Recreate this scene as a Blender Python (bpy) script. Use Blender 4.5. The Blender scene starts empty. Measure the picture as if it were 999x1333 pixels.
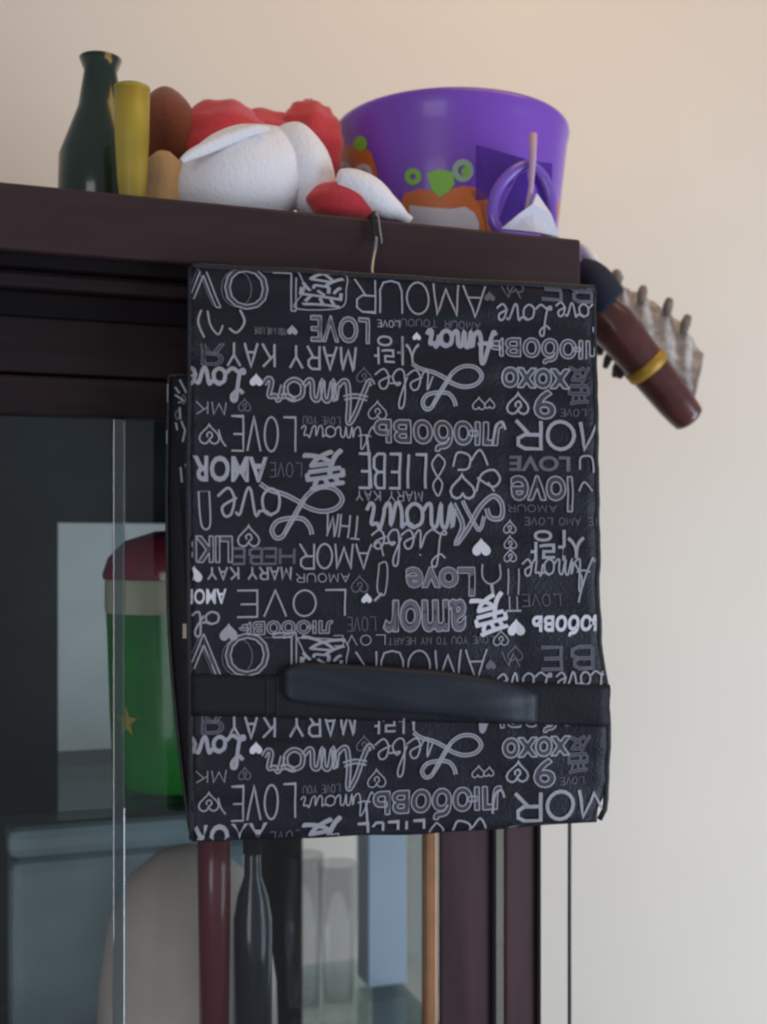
import bpy, bmesh, math, random
from mathutils import Vector, Matrix
random.seed(7)
S = bpy.context.scene
COL = S.collection
F = 1500.0; CX = 499.5; HY = 720.0; CZ = 1.55      # focal length in px, image centre, horizon row, eye height

# ------------------------------------------------------------------ camera
cam_d = bpy.data.cameras.new('camera'); cam = bpy.data.objects.new('camera', cam_d); COL.objects.link(cam)
cam.location = (0, 0, CZ); cam.rotation_euler = (math.radians(90), 0, 0)
cam_d.sensor_fit = 'VERTICAL'; cam_d.sensor_height = 36.0; cam_d.sensor_width = 27.0
cam_d.lens = F / 1333 * 36.0; cam_d.shift_y = 53.5 / 1333
cam_d.clip_start = .02
cam_d.dof.use_dof = True; cam_d.dof.focus_distance = .845; cam_d.dof.aperture_fstop = 3.6
S.camera = cam
S.view_settings.view_transform = 'Standard'; S.view_settings.look = 'None'
S.view_settings.gamma = 1; S.view_settings.exposure = .14; S.view_settings.use_curve_mapping = False
S.cycles.filter_width = 2.8
S.cycles.max_bounces = 8; S.cycles.transparent_max_bounces = 16

# ------------------------------------------------------------------ world and lights
w = bpy.data.worlds.new('room_light'); S.world = w; w.use_nodes = True
w.node_tree.nodes['Background'].inputs[0].default_value = (.80, .84, .95, 1)
w.node_tree.nodes['Background'].inputs[1].default_value = .27
def area(name, loc, aim, size, power, col):
    l = bpy.data.lights.new(name, 'AREA'); l.shape = 'RECTANGLE'; l.size, l.size_y = size
    l.energy = power; l.color = col
    o = bpy.data.objects.new(name, l); COL.objects.link(o); o.location = loc
    o.rotation_euler = (Vector(aim) - Vector(loc)).to_track_quat('-Z', 'Y').to_euler()
    o['kind'] = 'structure'
    return o
area('window_light', (2.0, .35, 1.0), (.35, 1.5, 1.15), (1.1, 1.5), 34, (.72, .84, 1.0))
area('front_fill_light', (-.7, -1.3, 1.35), (.0, 1.0, 1.35), (.9, 1.6), 11.5, (.96, .95, 1.0))  # added fill lamp behind the camera, brightens the cabinet interior
area('ceiling_light', (.5, .85, 2.75), (.4, 1.55, 1.9), (.9, .5), 4.8, (1.0, .58, .18))

# ------------------------------------------------------------------ helpers
def at(px, py, Y): return Vector(((px - CX) * Y / F, Y, CZ + (HY - py) * Y / F))
class Frame:                       # a vertical plane turned about Z; local u along it, d behind it, z up
    def __init__(s, x, y, deg): s.x, s.y, s.a = x, y, math.radians(deg); s.c, s.s = math.cos(s.a), math.sin(s.a)
    def hit(s, px, py, d=0.0):
        k = (px - CX) / F
        u = (k * (s.y + d * s.c) - s.x + d * s.s) / (s.c - k * s.s)
        Y = s.y + u * s.s + d * s.c
        return u, CZ + (HY - py) * Y / F
    def u(s, px, d=0.0): return s.hit(px, HY, d)[0]
    def z(s, px, py, d=0.0): return s.hit(px, py, d)[1]
    def world(s, u, d, z): return Vector((s.x + u * s.c - d * s.s, s.y + u * s.s + d * s.c, z))
CAB = Frame(0, .87, 19)
BX = (515 - CX) / F * .838
BAG = Frame(BX, .838, 12.5)

def mat(name, col, rough=.5, metal=0, var=0, scale=20, bump=0, bscale=80, spec=.5, trans=0, ior=1.45, sheen=0, coat=0, stretch=(1, 1, 1), alpha=1, sss=0):
    m = bpy.data.materials.new(name); m.use_nodes = True; nt = m.node_tree; b = nt.nodes['Principled BSDF']
    b.inputs['Base Color'].default_value = (*col, 1); b.inputs['Roughness'].default_value = rough
    b.inputs['Metallic'].default_value = metal; b.inputs['Specular IOR Level'].default_value = spec
    b.inputs['Transmission Weight'].default_value = trans; b.inputs['IOR'].default_value = ior
    b.inputs['Sheen Weight'].default_value = sheen; b.inputs['Coat Weight'].default_value = coat
    b.inputs['Alpha'].default_value = alpha
    tc = nt.nodes.new('ShaderNodeTexCoord'); mp = nt.nodes.new('ShaderNodeMapping'); mp.inputs['Scale'].default_value = stretch
    nt.links.new(tc.outputs['Object'], mp.inputs[0])
    if var:
        n = nt.nodes.new('ShaderNodeTexNoise'); n.inputs['Scale'].default_value = scale; n.inputs['Detail'].default_value = 5
        r = nt.nodes.new('ShaderNodeValToRGB')
        r.color_ramp.elements[0].position = .3; r.color_ramp.elements[1].position = .7
        r.color_ramp.elements[0].color = (*[max(0, c * (1 - var)) for c in col], 1)
        r.color_ramp.elements[1].color = (*[min(1, c * (1 + var)) for c in col], 1)
        nt.links.new(mp.outputs[0], n.inputs['Vector']); nt.links.new(n.outputs['Fac'], r.inputs[0]); nt.links.new(r.outputs[0], b.inputs['Base Color'])
    if bump:
        n2 = nt.nodes.new('ShaderNodeTexNoise'); n2.inputs['Scale'].default_value = bscale; n2.inputs['Detail'].default_value = 3
        bp = nt.nodes.new('ShaderNodeBump'); bp.inputs['Strength'].default_value = bump; bp.inputs['Distance'].default_value = .002
        nt.links.new(mp.outputs[0], n2.inputs['Vector']); nt.links.new(n2.outputs['Fac'], bp.inputs['Height']); nt.links.new(bp.outputs[0], b.inputs['Normal'])
    return m
def pane_mat(name, tint, refl=.5):
    m = bpy.data.materials.new(name); m.use_nodes = True; nt = m.node_tree; nt.nodes.clear()
    o = nt.nodes.new('ShaderNodeOutputMaterial'); mx = nt.nodes.new('ShaderNodeMixShader')
    t = nt.nodes.new('ShaderNodeBsdfTransparent'); g = nt.nodes.new('ShaderNodeBsdfGlossy'); f = nt.nodes.new('ShaderNodeFresnel')
    mu = nt.nodes.new('ShaderNodeMath'); mu.operation = 'MULTIPLY'; mu.inputs[1].default_value = refl
    t.inputs[0].default_value = (*tint, 1); g.inputs['Roughness'].default_value = .03; f.inputs[0].default_value = 1.5
    nt.links.new(f.outputs[0], mu.inputs[0]); nt.links.new(mu.outputs[0], mx.inputs[0])
    nt.links.new(t.outputs[0], mx.inputs[1]); nt.links.new(g.outputs[0], mx.inputs[2]); nt.links.new(mx.outputs[0], o.inputs[0])
    return m

def obj(name, verts, faces, m, parent=None, smooth=False, kind=None, label=None):
    me = bpy.data.meshes.new(name); me.from_pydata([tuple(v) for v in verts], [], faces); me.update()
    if smooth:
        for p in me.polygons: p.use_smooth = True
    me.materials.append(m)
    o = bpy.data.objects.new(name, me); COL.objects.link(o)
    if parent is not None: o.parent = parent
    if kind: o['kind'] = kind
    if label: o['label'] = label
    return o
def thing(name, label, cat, loc=(0, 0, 0), rz=0, group=None):
    o = bpy.data.objects.new(name, None); o.empty_display_size = .02; COL.objects.link(o)
    o.location = loc; o.rotation_euler = (0, 0, rz); o['label'] = label; o['category'] = cat
    if group: o['group'] = group
    return o
def tag(o, label, cat, group=None):
    o['label'] = label; o['category'] = cat
    if group: o['group'] = group
    return o
def box(name, u0, u1, d0, d1, z0, z1, m, parent=None, bev=.002, kind=None, label=None):
    bm = bmesh.new(); bmesh.ops.create_cube(bm, size=1)
    for v in bm.verts: v.co = Vector(((u0 + u1) / 2 + v.co.x * (u1 - u0), (d0 + d1) / 2 + v.co.y * (d1 - d0), (z0 + z1) / 2 + v.co.z * (z1 - z0)))
    bev = min(bev, .45 * min(abs(u1 - u0), abs(d1 - d0), abs(z1 - z0)))
    if bev > 0: bmesh.ops.bevel(bm, geom=bm.edges[:], offset=bev, segments=2, affect='EDGES', profile=.5)
    bmesh.ops.recalc_face_normals(bm, faces=bm.faces[:])
    me = bpy.data.meshes.new(name); bm.to_mesh(me); bm.free(); me.materials.append(m)
    o = bpy.data.objects.new(name, me); COL.objects.link(o)
    if parent is not None: o.parent = parent
    if kind: o['kind'] = kind
    if label: o['label'] = label
    return o
def lathe(name, prof, m, parent=None, seg=40, c=(0, 0, 0), fn=None, label=None):
    V = []; Fc = []
    for (r, z) in prof:
        for i in range(seg):
            a = 2 * math.pi * i / seg; rr = r * (fn(a, z) if fn else 1)
            V.append((c[0] + rr * math.cos(a), c[1] + rr * math.sin(a), c[2] + z))
    for j in range(len(prof) - 1):
        for i in range(seg):
            k = (i + 1) % seg; Fc.append((j * seg + i, j * seg + k, (j + 1) * seg + k, (j + 1) * seg + i))
    return obj(name, V, Fc, m, parent, True, label=label)
def tube(name, pts, rad, m, parent=None, seg=12, label=None, closed_caps=True):
    pts = [Vector(p) for p in pts]; n = len(pts)
    if not hasattr(rad, '__len__'): rad = [rad] * n
    V = []; Fc = []; prev = None
    for i, p in enumerate(pts):
        t = (pts[min(i + 1, n - 1)] - pts[max(i - 1, 0)]).normalized()
        if prev is None: a = t.orthogonal().normalized()
        else: a = (prev - t * prev.dot(t)).normalized()
        prev = a; b = t.cross(a)
        for k in range(seg):
            q = 2 * math.pi * k / seg; V.append(p + (a * math.cos(q) + b * math.sin(q)) * rad[i])
    for i in range(n - 1):
        for k in range(seg):
            l = (k + 1) % seg; Fc.append((i * seg + k, i * seg + l, (i + 1) * seg + l, (i + 1) * seg + k))
    if closed_caps: Fc.append(tuple(range(seg))[::-1]); Fc.append(tuple((n - 1) * seg + k for k in range(seg)))
    return obj(name, V, Fc, m, parent, True, label=label)
def crom(P, n=8, closed=False):
    P = [tuple(p) for p in P]; out = []
    if len(P) < 3 and not closed: return P
    N = len(P); dim = len(P[0])
    rng = range(N if closed else N - 1)
    for i in rng:
        if closed: p = [P[(i + k) % N] for k in (-1, 0, 1, 2)]
        else: p = [P[max(i - 1, 0)], P[i], P[i + 1], P[min(i + 2, N - 1)]]
        for j in range(n):
            t = j / n
            out.append(tuple(.5 * ((2 * p[1][k]) + (-p[0][k] + p[2][k]) * t + (2 * p[0][k] - 5 * p[1][k] + 4 * p[2][k] - p[3][k]) * t * t + (-p[0][k] + 3 * p[1][k] - 3 * p[2][k] + p[3][k]) * t ** 3) for k in range(dim)))
    out.append(P[0] if closed else P[-1])
    return out
def blob(name, c, r, m, parent=None, rot=(0, 0, 0), wr=.0, fr=3, seg=40, zmin=None, seed=0, flat=None):
    """soft stuffed form: ellipsoid with folds, flattened where it rests"""
    R = Matrix.Rotation(rot[2], 3, 'Z') @ Matrix.Rotation(rot[1], 3, 'Y') @ Matrix.Rotation(rot[0], 3, 'X')
    V = []; Fc = []; rings = seg // 2
    for j in range(rings + 1):
        th = math.pi * j / rings
        for i in range(seg):
            ph = 2 * math.pi * i / seg
            n = Vector((math.sin(th) * math.cos(ph), math.sin(th) * math.sin(ph), math.cos(th)))
            k = 1 + wr * (math.sin(fr * ph + 2.1 * th + seed) * math.sin(th) * .6 + math.sin(fr * 2.3 * th + 1.7 * ph.__trunc__() * 0 + seed * 2) * .4)
            p = R @ Vector((n.x * r[0] * k, n.y * r[1] * k, n.z * r[2] * k)) + Vector(c)
            if zmin is not None and p.z < zmin: p.z = zmin
            V.append(p)
    for j in range(rings):
        for i in range(seg):
            k = (i + 1) % seg; Fc.append((j * seg + i, (j + 1) * seg + i, (j + 1) * seg + k, j * seg + k))
    return obj(name, V, Fc, m, parent, True)

# ------------------------------------------------------------------ materials
M_wall = mat('wall_paint', (.76, .70, .61), .9, var=.025, scale=3, bump=.15, bscale=120)
M_floor = mat('floor_tile', (.35, .3, .26), .5, var=.15, scale=6)
M_wood = mat('dark_mahogany', (.014, .007, .008), .55, spec=.25, var=.35, scale=9, bump=.1, bscale=60, stretch=(1, 1, 9))
M_woodh = mat('dark_mahogany_board', (.038, .021, .0225), .5, spec=.3, var=.15, scale=9, bump=.1, bscale=60, stretch=(1, 9, 9))
M_woodred = mat('red_mahogany', (.048, .022, .026), .45, var=.3, scale=9, stretch=(6, 6, .8), spec=.3)
M_blackwood = mat('black_wood', (.006, .004, .005), .7, spec=.15, var=.3, scale=12)  # near-black base colour for mouldings, inner panels and bottle caps
M_bead = mat('worn_brass_bead', (.30, .15, .07), .4, metal=.3, var=.2, scale=30)
M_pane = pane_mat('door_glass', (.95, .98, .97), .8)
M_shelfglass = pane_mat('shelf_glass', (.80, .90, .87), .8)
M_greystrip = pane_mat('grey_strip_glass', (.62, .7, .72), 3.0)  # greyer tint and stronger gloss than the door pane
M_mount = mat('dark_back_board', (.022, .030, .036), .7, var=.2)

# ------------------------------------------------------------------ setting
RC = CAB.a; CL = (0, .87, 0)
def cabbox(name, *a, **k): return box(name, *a, **k)
wall = box('wall_back', -2.4, 2.8, .74, .84, 0, 2.6, M_wall, bev=0, kind='structure'); wall.location = CL; wall.rotation_euler = (0, 0, RC)
fl = box('floor', -2.4, 2.8, -2.4, .74, -.05, 0, M_floor, bev=0, kind='structure'); fl.location = CL; fl.rotation_euler = (0, 0, RC)
bb = box('baseboard_back', -2.4, 2.8, .725, .74, 0, .09, M_wood, bev=.002, kind='structure'); bb.location = CL; bb.rotation_euler = (0, 0, RC)

# ------------------------------------------------------------------ display cabinet
ZT = CZ + .2520; ZF = CZ + .2065            # top board: upper and lower face
U1 = CAB.u(757); U0 = -.62
cab = thing('display_cabinet', 'dark mahogany display cabinet with glass door behind the hanging bag', 'cabinet', CL, RC)
box('top_board', U0, U1, 0, .43, ZF, ZT, M_woodh, cab, bev=.0025)
dF = .030                                   # front plane of the carcass
UB = CAB.u(706, dF)
cz = [(0.012, ZF, ZF - .010), (.020, ZF - .010, ZF - .020), (.026, ZF - .020, ZF - .038)]
box('cornice_moulding', U0 + .012, UB + .012, .008, dF + .01, ZF - .009, ZF + .0005, M_blackwood, cab, bev=.001)
box('cornice_moulding', U0 + .018, UB + .008, .016, dF + .01, ZF - .022, ZF - .009, M_wood, cab, bev=.004)
box('cornice_moulding', U0 + .020, UB + .005, .024, dF + .01, ZF - .040, ZF - .022, M_blackwood, cab, bev=.002)
zr = CAB.z(200, 545, dF)
ZR2 = CZ + .128
box('top_rail', U0 + .02, UB, dF, dF + .022, ZR2, ZF - .009, M_wood, cab, bev=.002)
box('carcass_top', U0 + .02, UB, dF + .022, .42, ZF - .03, ZF, M_blackwood, cab, bev=0)
# right corner post, narrow gap, door stile
box('corner_post', CAB.u(658, dF), UB, dF, dF + .005, .08, ZR2 + .01, M_woodred, cab, bev=.003)
box('post_bead', CAB.u(699, dF - .003), CAB.u(705, dF - .003), dF - .003, dF + .001, .3, ZR2, M_blackwood, cab, bev=.001)
box('rear_post', UB - .018, UB, .40, .42, .08, ZF, M_woodred, cab, bev=.002)
box('rear_post', U0 + .02, U0 + .05, .40, .42, .08, ZF, M_wood, cab, bev=.002)
box('corner_post', U0 + .02, U0 + .055, dF, dF + .022, .08, ZR2 + .01, M_wood, cab, bev=.003)
box('side_glass', UB - .006, UB - .002, dF + .0055, .40, .75, ZF - .03, M_pane, cab, bev=0)
box('side_panel', U0 + .02, U0 + .035, dF + .022, .40, .08, ZF - .03, M_blackwood, cab, bev=0)
box('side_panel', UB - .016, UB, dF + .022, .40, .08, .75, M_wood, cab, bev=0)
ub = CAB.u(356, .40)
box('back_panel', U0 + .05, ub, .402, .412, .75, ZF - .03, M_mount, cab, bev=0)
box('back_panel', U0 + .05, UB - .018, .402, .412, .08, .75, M_wood, cab, bev=0)
box('base_plinth', U0 + .02, UB, dF, .42, 0, .08, M_wood, cab, bev=.003)
box('counter_board', U0, UB + .01, dF - .01, .42, .73, .755, M_woodh, cab, bev=.003)
box('lower_door', U0 + .06, -.20, dF, dF + .02, .10, .72, M_wood, cab, bev=.004)
box('lower_door', -.19, UB - .045, dF, dF + .02, .10, .72, M_wood, cab, bev=.004)
box('divider_panel', ub - .006, ub + .006, .30, .402, .755, ZF - .03, M_blackwood, cab, bev=0)
# glass door

dl = CAB.u(556, dF); dr = CAB.u(650, dF)
DB = .765
dstile = box('door_stile', CAB.u(574, dF), CAB.u(648, dF), dF, dF + .005, DB, ZR2 - .002, M_woodred, cab, bev=.002)
box('stile_bead', dl, CAB.u(572, dF), dF + .001, dF + .014, DB, ZR2 - .002, M_bead, cab, bev=.003, label='worn orange-brown beaded edge')
box('stile_bead', CAB.u(640, dF - .003), CAB.u(647, dF - .003), dF - .003, dF + .001, DB, ZR2 - .004, M_blackwood, cab, bev=.0015)
box('door_stile', U0 + .058, U0 + .11, dF, dF + .020, DB, ZR2 - .002, M_wood, cab, bev=.002)
zrail = CAB.z(200, 545, dF)
box('door_rail', U0 + .11, CAB.u(574, dF), dF, dF + .020, zrail, ZR2 - .002, M_wood, cab, bev=.002)
box('door_rail', U0 + .11, CAB.u(574, dF), dF, dF + .020, DB, DB + .05, M_wood, cab, bev=.002)
box('door_pane', U0 + .11, dl, dF + .008, dF + .011, DB + .05, zrail, M_pane, cab, bev=0)
box('pane_strip', CAB.u(147, dF + .004), CAB.u(163, dF + .004), dF + .004, dF + .0078, DB + .05, zrail, M_greystrip, cab, bev=.001)  # narrow grey-tinted strip laid upright over the door pane
# shelves
zs1 = CAB.z(220, 1045, .06)
box('glass_shelf', U0 + .06, UB - .02, .055, .395, zs1 - .007, zs1, M_shelfglass, cab, bev=.001)
zs2 = zs1 - .26
box('glass_shelf', U0 + .06, UB - .02, .055, .395, zs2 - .007, zs2, M_shelfglass, cab, bev=.001)

# ------------------------------------------------------------------ things inside the cabinet
M_green = mat('green_enamel', (.022, .25, .04), .3, var=.4, scale=9, coat=.3)
M_cream = mat('cream_band', (.50, .48, .36), .5, var=.1)
M_lid = mat('dark_red_lid', (.24, .03, .055), .25, coat=.6, var=.2)
M_white = mat('white_card', (.7, .72, .74), .8, var=.05)
M_yel = mat('yellow_star', (.42, .34, .08), .5)
def cpos(px, d, z): return CAB.world(CAB.u(px, d), d, z)
dj = .13
jc = CAB.u(235, dj); rj = .060
zz = lambda py: CAB.z(192, py, dj - rj) - zs1
jar = thing('lidded_canister', 'green canister with cream band and domed dark red lid on glass shelf', 'canister', CAB.world(jc, dj, zs1), RC)
gtop = zz(802); ctop = zz(756); ltop = zz(690)
lathe('body', [(0, 0.001), (rj * .86, 0.001), (rj * .9, .004), (rj * .95, gtop * .4), (rj * .98, gtop * .8), (rj, gtop)], M_green, jar)
lathe('cream_band', [(rj, gtop), (rj * 1.015, gtop + .002), (rj * 1.015, ctop - .002), (rj, ctop)], M_cream, jar)
lathe('lid', [(rj * 1.04, ctop), (rj * 1.05, ctop + .004), (rj * .98, ctop + (ltop - ctop) * .45), (rj * .75, ctop + (ltop - ctop) * .8), (rj * .35, ltop), (.008, ltop + .001), (0, ltop + .001)], M_lid, jar)
sv = []
for k in range(10):
    r = .012 if k % 2 == 0 else .005; a = math.pi / 2 + k * math.pi / 5
    sv.append((r * math.cos(a), r * math.sin(a)))
aa = -math.pi / 2 - .95
rs = rj * .955
star = obj('star_decal', [((rs + q) * math.cos(aa + x / rs), (rs + q) * math.sin(aa + x / rs), zz(945) + y) for q in (.0006, .0016) for x, y in sv],
           [tuple(range(9, -1, -1)), tuple(range(10, 20))] + [(i, (i + 1) % 10, 10 + (i + 1) % 10, 10 + i) for i in range(10)], M_yel, jar)
card = tag(box('picture_card', -.055, .055, -.001, .001, 0, CAB.z(150, 682, .32) - zs1, M_white, bev=0), 'plain white card standing on glass shelf behind the green canister', 'card')
card.location = CAB.world(CAB.u(152, .32), .32, zs1 + .0005); card.rotation_euler = (math.radians(-4), 0, RC)
card.rotation_euler = (0, 0, RC)

M_bluegrey = mat('blue_grey_glaze', (.26, .33, .37), .35, var=.15, scale=12, coat=.3)
M_pinkb = mat('pinkish_ceramic', (.75, .60, .56), .5, var=.2, scale=7)
M_dred = mat('dark_red_glass', (.16, .02, .03), .3, coat=.5)
M_navy = mat('navy_bottle_glass', (.012, .016, .032), .2, coat=.5)
M_paleblue = mat('pale_blue_carton', (.66, .76, .93), .7, var=.03)
M_clear = pane_mat('drinking_glass_material', (.97, .97, .98), .3)
def base(px, d): return CAB.world(CAB.u(px, d), d, zs2)
def H(px, py, d): return CAB.z(px, py, d) - zs2
h = H(190, 1052, .335)
bx = thing('storage_tin', 'blue-grey rounded tin standing below the green canister', 'tin', base(190, .335), RC)
box('tin_body', -.13, .10, -.05, .05, 0, h - .03, M_bluegrey, bx, bev=.012)
box('tin_lid', -.132, .102, -.052, .052, h - .029, h, M_bluegrey, bx, bev=.010)
h = H(220, 1112, .085)
h = H(245, 1100, .20)
pb = lathe('dish_cover', [(0, 0), (.078, 0), (.080, .004), (.078, h * .35), (.069, h * .66), (.052, h * .86), (.027, h * .97), (.006, h), (0, h)], M_pinkb, label='')
tag(pb, 'domed pinkish cream dish cover behind the glass below the grey-blue tin', 'cover'); pb.location = CAB.world(CAB.u(245, .20), .20, zs2)
def bottle(name, px, d, r, ptop, m, lab, cat):
    h = H(px, ptop, d)
    t = thing(name, lab, cat, base(px, d), RC)
    lathe('body', [(0, 0), (r, 0), (r, h * .7), (r * .8, h * .78), (r * .45, h * .85), (r * .42, h * .93)], m, t, seg=28)
    lathe('cap', [(r * .48, h * .93), (r * .5, h * .94), (r * .5, h), (0, h)], M_blackwood, t, seg=24)
bottle('bottle', 329, .082, .0155, 1085, M_navy, 'dark navy bottle seen below the bag beside the dark red cup', 'bottle')
h = H(280, 1152, .082)
cup = lathe('drinking_cup', [(0, 0), (.011, 0), (.0130, h), (.0132, h + .055), (.012, h + .055), (.010, .004), (0, .004)], M_dred)
tag(cup, 'dark red cup seen under the lower left of the bag', 'cup'); cup.location = base(279, .082)
h = H(497, 1040, .33)
ct = thing('carton', 'pale blue carton inside the cabinet left of the brown door stile', 'box', base(497, .33), RC)
box('carton_body', -.021, .021, -.02, .02, 0, h, M_paleblue, ct, bev=.001)
box('carton_flap', -.021, .021, -.021, -.0195, h - .02, h + .001, M_paleblue, ct, bev=.0004)
h = H(405, 1120, .28)
for px, k in ((395, 'left'), (440, 'right')):
    h = H(px, 1112 + (px - 395) * .25, .28)
    g = lathe('drinking_glass', [(0, 0), (.016, 0), (.021, h), (.0195, h), (.015, .006), (0, .006)], M_clear, seg=28)
    tag(g, 'clear drinking glass in the bright bay, %s of the two' % ('nearer the dark bottles' if k == 'left' else 'nearer the pale blue carton'), 'glass'); g.location = base(px, .28)

# ------------------------------------------------------------------ things on top of the cabinet
zt = ZT
def top(px, d): return CAB.world(CAB.u(px, d), d, zt)
def pxr(px, d, n):                # size of n photo px at that depth, metres
    return n * (CAB.world(CAB.u(px, d), d, 0).y) / F
M_purple = mat('purple_plastic', (.20, .07, .50), .32, coat=.2, sss=.1)
M_orange = mat('orange_print', (.62, .16, .03), .45)
M_lime = mat('lime_print', (.22, .52, .05), .45)
M_pale = mat('pale_print', (.62, .60, .62), .45)
db = .17
bc = top(587, db)
RB = pxr(590, db, 152)
hb = CAB.z(590, 174, db) - zt
buck = thing('treat_bucket', 'purple plastic party bucket printed with orange pumpkins and green curls', 'bucket', bc, 0)
def rad(z): return RB * (.86 + .14 * min(1, z / hb))
lathe('body', [(0, 0), (rad(0) * .98, 0)] + [(rad(hb * k / 10), hb * k / 10 + (.002 if k == 0 else 0)) for k in range(0, 10)] + [(RB * 1.005, hb * .955), (RB * 1.0, hb * .985), (RB * .985, hb), (RB * .96, hb), (RB * .955, hb * .95), (RB * .86, .004), (0, .004)], M_purple, buck, seg=72)
def onb(px, py, off=.0007):       # point of the bucket's wall that lies at that place of the print
    C = Vector((bc.x, bc.y)); dr = Vector(((px - CX) / F, 1.0))
    z = .06; 
    for _ in range(4):
        R_ = rad(z) + off
        a = dr.dot(dr); b = -2 * dr.dot(C); c = C.dot(C) - R_ * R_
        disc = max(b * b - 4 * a * c, 0); t = (-b - math.sqrt(disc)) / (2 * a)
        z = CZ + (HY - py) * t / F - bc.z
    p = dr * t - C; p = p.normalized() * R_
    return Vector((p.x, p.y, z))
def bpoly(name, P, m, off, label=None, hole=None):
    # radial fan disc / ring laid on the curved wall
    n = len(P); cxm = sum(p[0] for p in P) / n; cym = sum(p[1] for p in P) / n
    V = []; Fc = []; K = 5; k0 = 0 if hole is None else hole
    for j in range(K + 1):
        s = k0 + (1 - k0) * j / K
        for p in P: V.append(onb(cxm + (p[0] - cxm) * s, cym + (p[1] - cym) * s, off))
    for j in range(K):
        for i in range(n):
            l = (i + 1) % n; Fc.append((j * n + i, j * n + l, (j + 1) * n + l, (j + 1) * n + i))
    return obj(name, V, Fc, m, buck, True, label=label)
def ell(cx, cy, rx, ry, n=24): return [(cx + rx * math.cos(2 * math.pi * i / n), cy + ry * math.sin(2 * math.pi * i / n)) for i in range(n)]
bpoly('pumpkin_print', [(526, 252), (545, 246), (566, 248), (585, 247), (602, 242), (620, 244), (634, 253), (642, 270), (645, 290), (645, 305), (590, 308), (530, 300), (522, 270)], M_orange, .0007)
bpoly('pumpkin_rib', [(612, 246), (620, 248), (632, 262), (638, 282), (639, 303), (635, 303), (633, 283), (626, 264), (616, 252)], mat('deep_orange_print', (.42, .10, .02), .45), .0011)
bpoly('mouth_print', [(533, 267), (560, 270), (588, 272), (606, 269), (618, 277), (624, 290), (624, 306), (580, 306), (533, 300)], M_pale, .0013)
bpoly('pumpkin_print', [(452, 190), (470, 186), (484, 200), (491, 222), (492, 245), (480, 262), (455, 262), (440, 240), (440, 205)], M_orange, .0007)
bpoly('stem_print', ell(469, 187, 9, 10), M_lime, .0011)
bpoly('eye_print', ell(449, 222, 9, 12), M_pale, .0012, hole=.45)
bpoly('eye_print', ell(473, 226, 12, 13), M_pale, .0012, hole=.45)
bpoly('stem_print', [(556, 226), (572, 220), (590, 224), (592, 240), (584, 250), (572, 257), (562, 246)], M_lime, .0012)
bpoly('curl_print', ell(538, 230, 11, 11), M_lime, .0010, hole=.35)
bpoly('curl_print', ell(603, 222, 14, 15), mat('pale_lime_print', (.30, .45, .30), .45), .0010, hole=.45)
bpoly('curl_print', ell(606, 223, 5, 6), M_lime, .0012, hole=.1)
bpoly('pumpkin_print', [(716, 264), (724, 258), (729, 268), (727, 288), (716, 292)], M_orange, .0007)

# cellophane packet in front of the bucket: gathered neck, flared skirt, rounded handle loop
M_cello = bpy.data.materials.new('cellophane'); M_cello.use_nodes = True
nt = M_cello.node_tree; nt.nodes.clear(); o_ = nt.nodes.new('ShaderNodeOutputMaterial'); mx = nt.nodes.new('ShaderNodeMixShader')
t_ = nt.nodes.new('ShaderNodeBsdfTransparent'); t_.inputs[0].default_value = (.62, .56, .82, 1)
p_ = nt.nodes.new('ShaderNodeBsdfPrincipled'); p_.inputs['Base Color'].default_value = (.12, .05, .36, 1); p_.inputs['Roughness'].default_value = .15
mx.inputs[0].default_value = .42; nt.links.new(t_.outputs[0], mx.inputs[1]); nt.links.new(p_.outputs[0], mx.inputs[2]); nt.links.new(mx.outputs[0], o_.inputs[0])
M_loop = mat('violet_loop', (.20, .10, .52), .25, coat=.4)
M_paper = mat('white_tissue', (.72, .70, .78), .7, bump=.3, bscale=60)
M_stick = mat('pink_stick', (.55, .36, .50), .4)
dc = .030
pk = thing('cellophane_packet', 'clear purple-tinted cellophane packet with white tissue tip before the bucket', 'packet', top(688, dc), RC)
s1 = pxr(688, dc, 1)
def pz(py): return CAB.z(688, py, dc) - zt
def pu(px): return (px - 688) * s1
# darker flap: folded sheets
def sheet(name, P, m, th=.0006, dd=0):
    n = len(P); V = [(pu(x), dd + y2 - th, pz(y)) for x, y, y2 in P] + [(pu(x), dd + y2 + th, pz(y)) for x, y, y2 in P]
    return obj(name, V, [tuple(range(n))[::-1], tuple(range(n, 2 * n))] + [(i, (i + 1) % n, n + (i + 1) % n, n + i) for i in range(n)], m, pk)
sheet('flap', [(627, 186, .018), (688, 204, .006), (668, 240, .004), (640, 262, .004), (622, 262, .012)], M_cello)
sheet('flap', [(688, 206, .006), (735, 200, .015), (731, 262, .012), (718, 290, .008), (704, 240, .005)], M_cello)
sheet('flap', [(688, 207, .004), (700, 300, .0), (646, 300, .004), (660, 262, .004)], M_cello, dd=.002)
tube('loop', [(pu(x), .004, pz(y)) for x, y in crom([(650, 303), (640, 284), (646, 252), (668, 225), (692, 214), (712, 226), (723, 250), (724, 280), (718, 303)], 6)], pxr(688, dc, 8), M_loop, pk)
tube('stick', [(pu(x), -.004, pz(y)) for x, y in ((692, 176), (691, 210), (689, 245), (683, 278))], [.0035, .003, .0022, .0025], M_stick, pk)
sheet('tissue_tip', [(647, 303, 0), (668, 284, -.008), (684, 272, -.010), (693, 256, -.006), (712, 282, -.008), (730, 306, 0), (690, 309, -.012)], M_paper, th=.002, dd=-.002)

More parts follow.
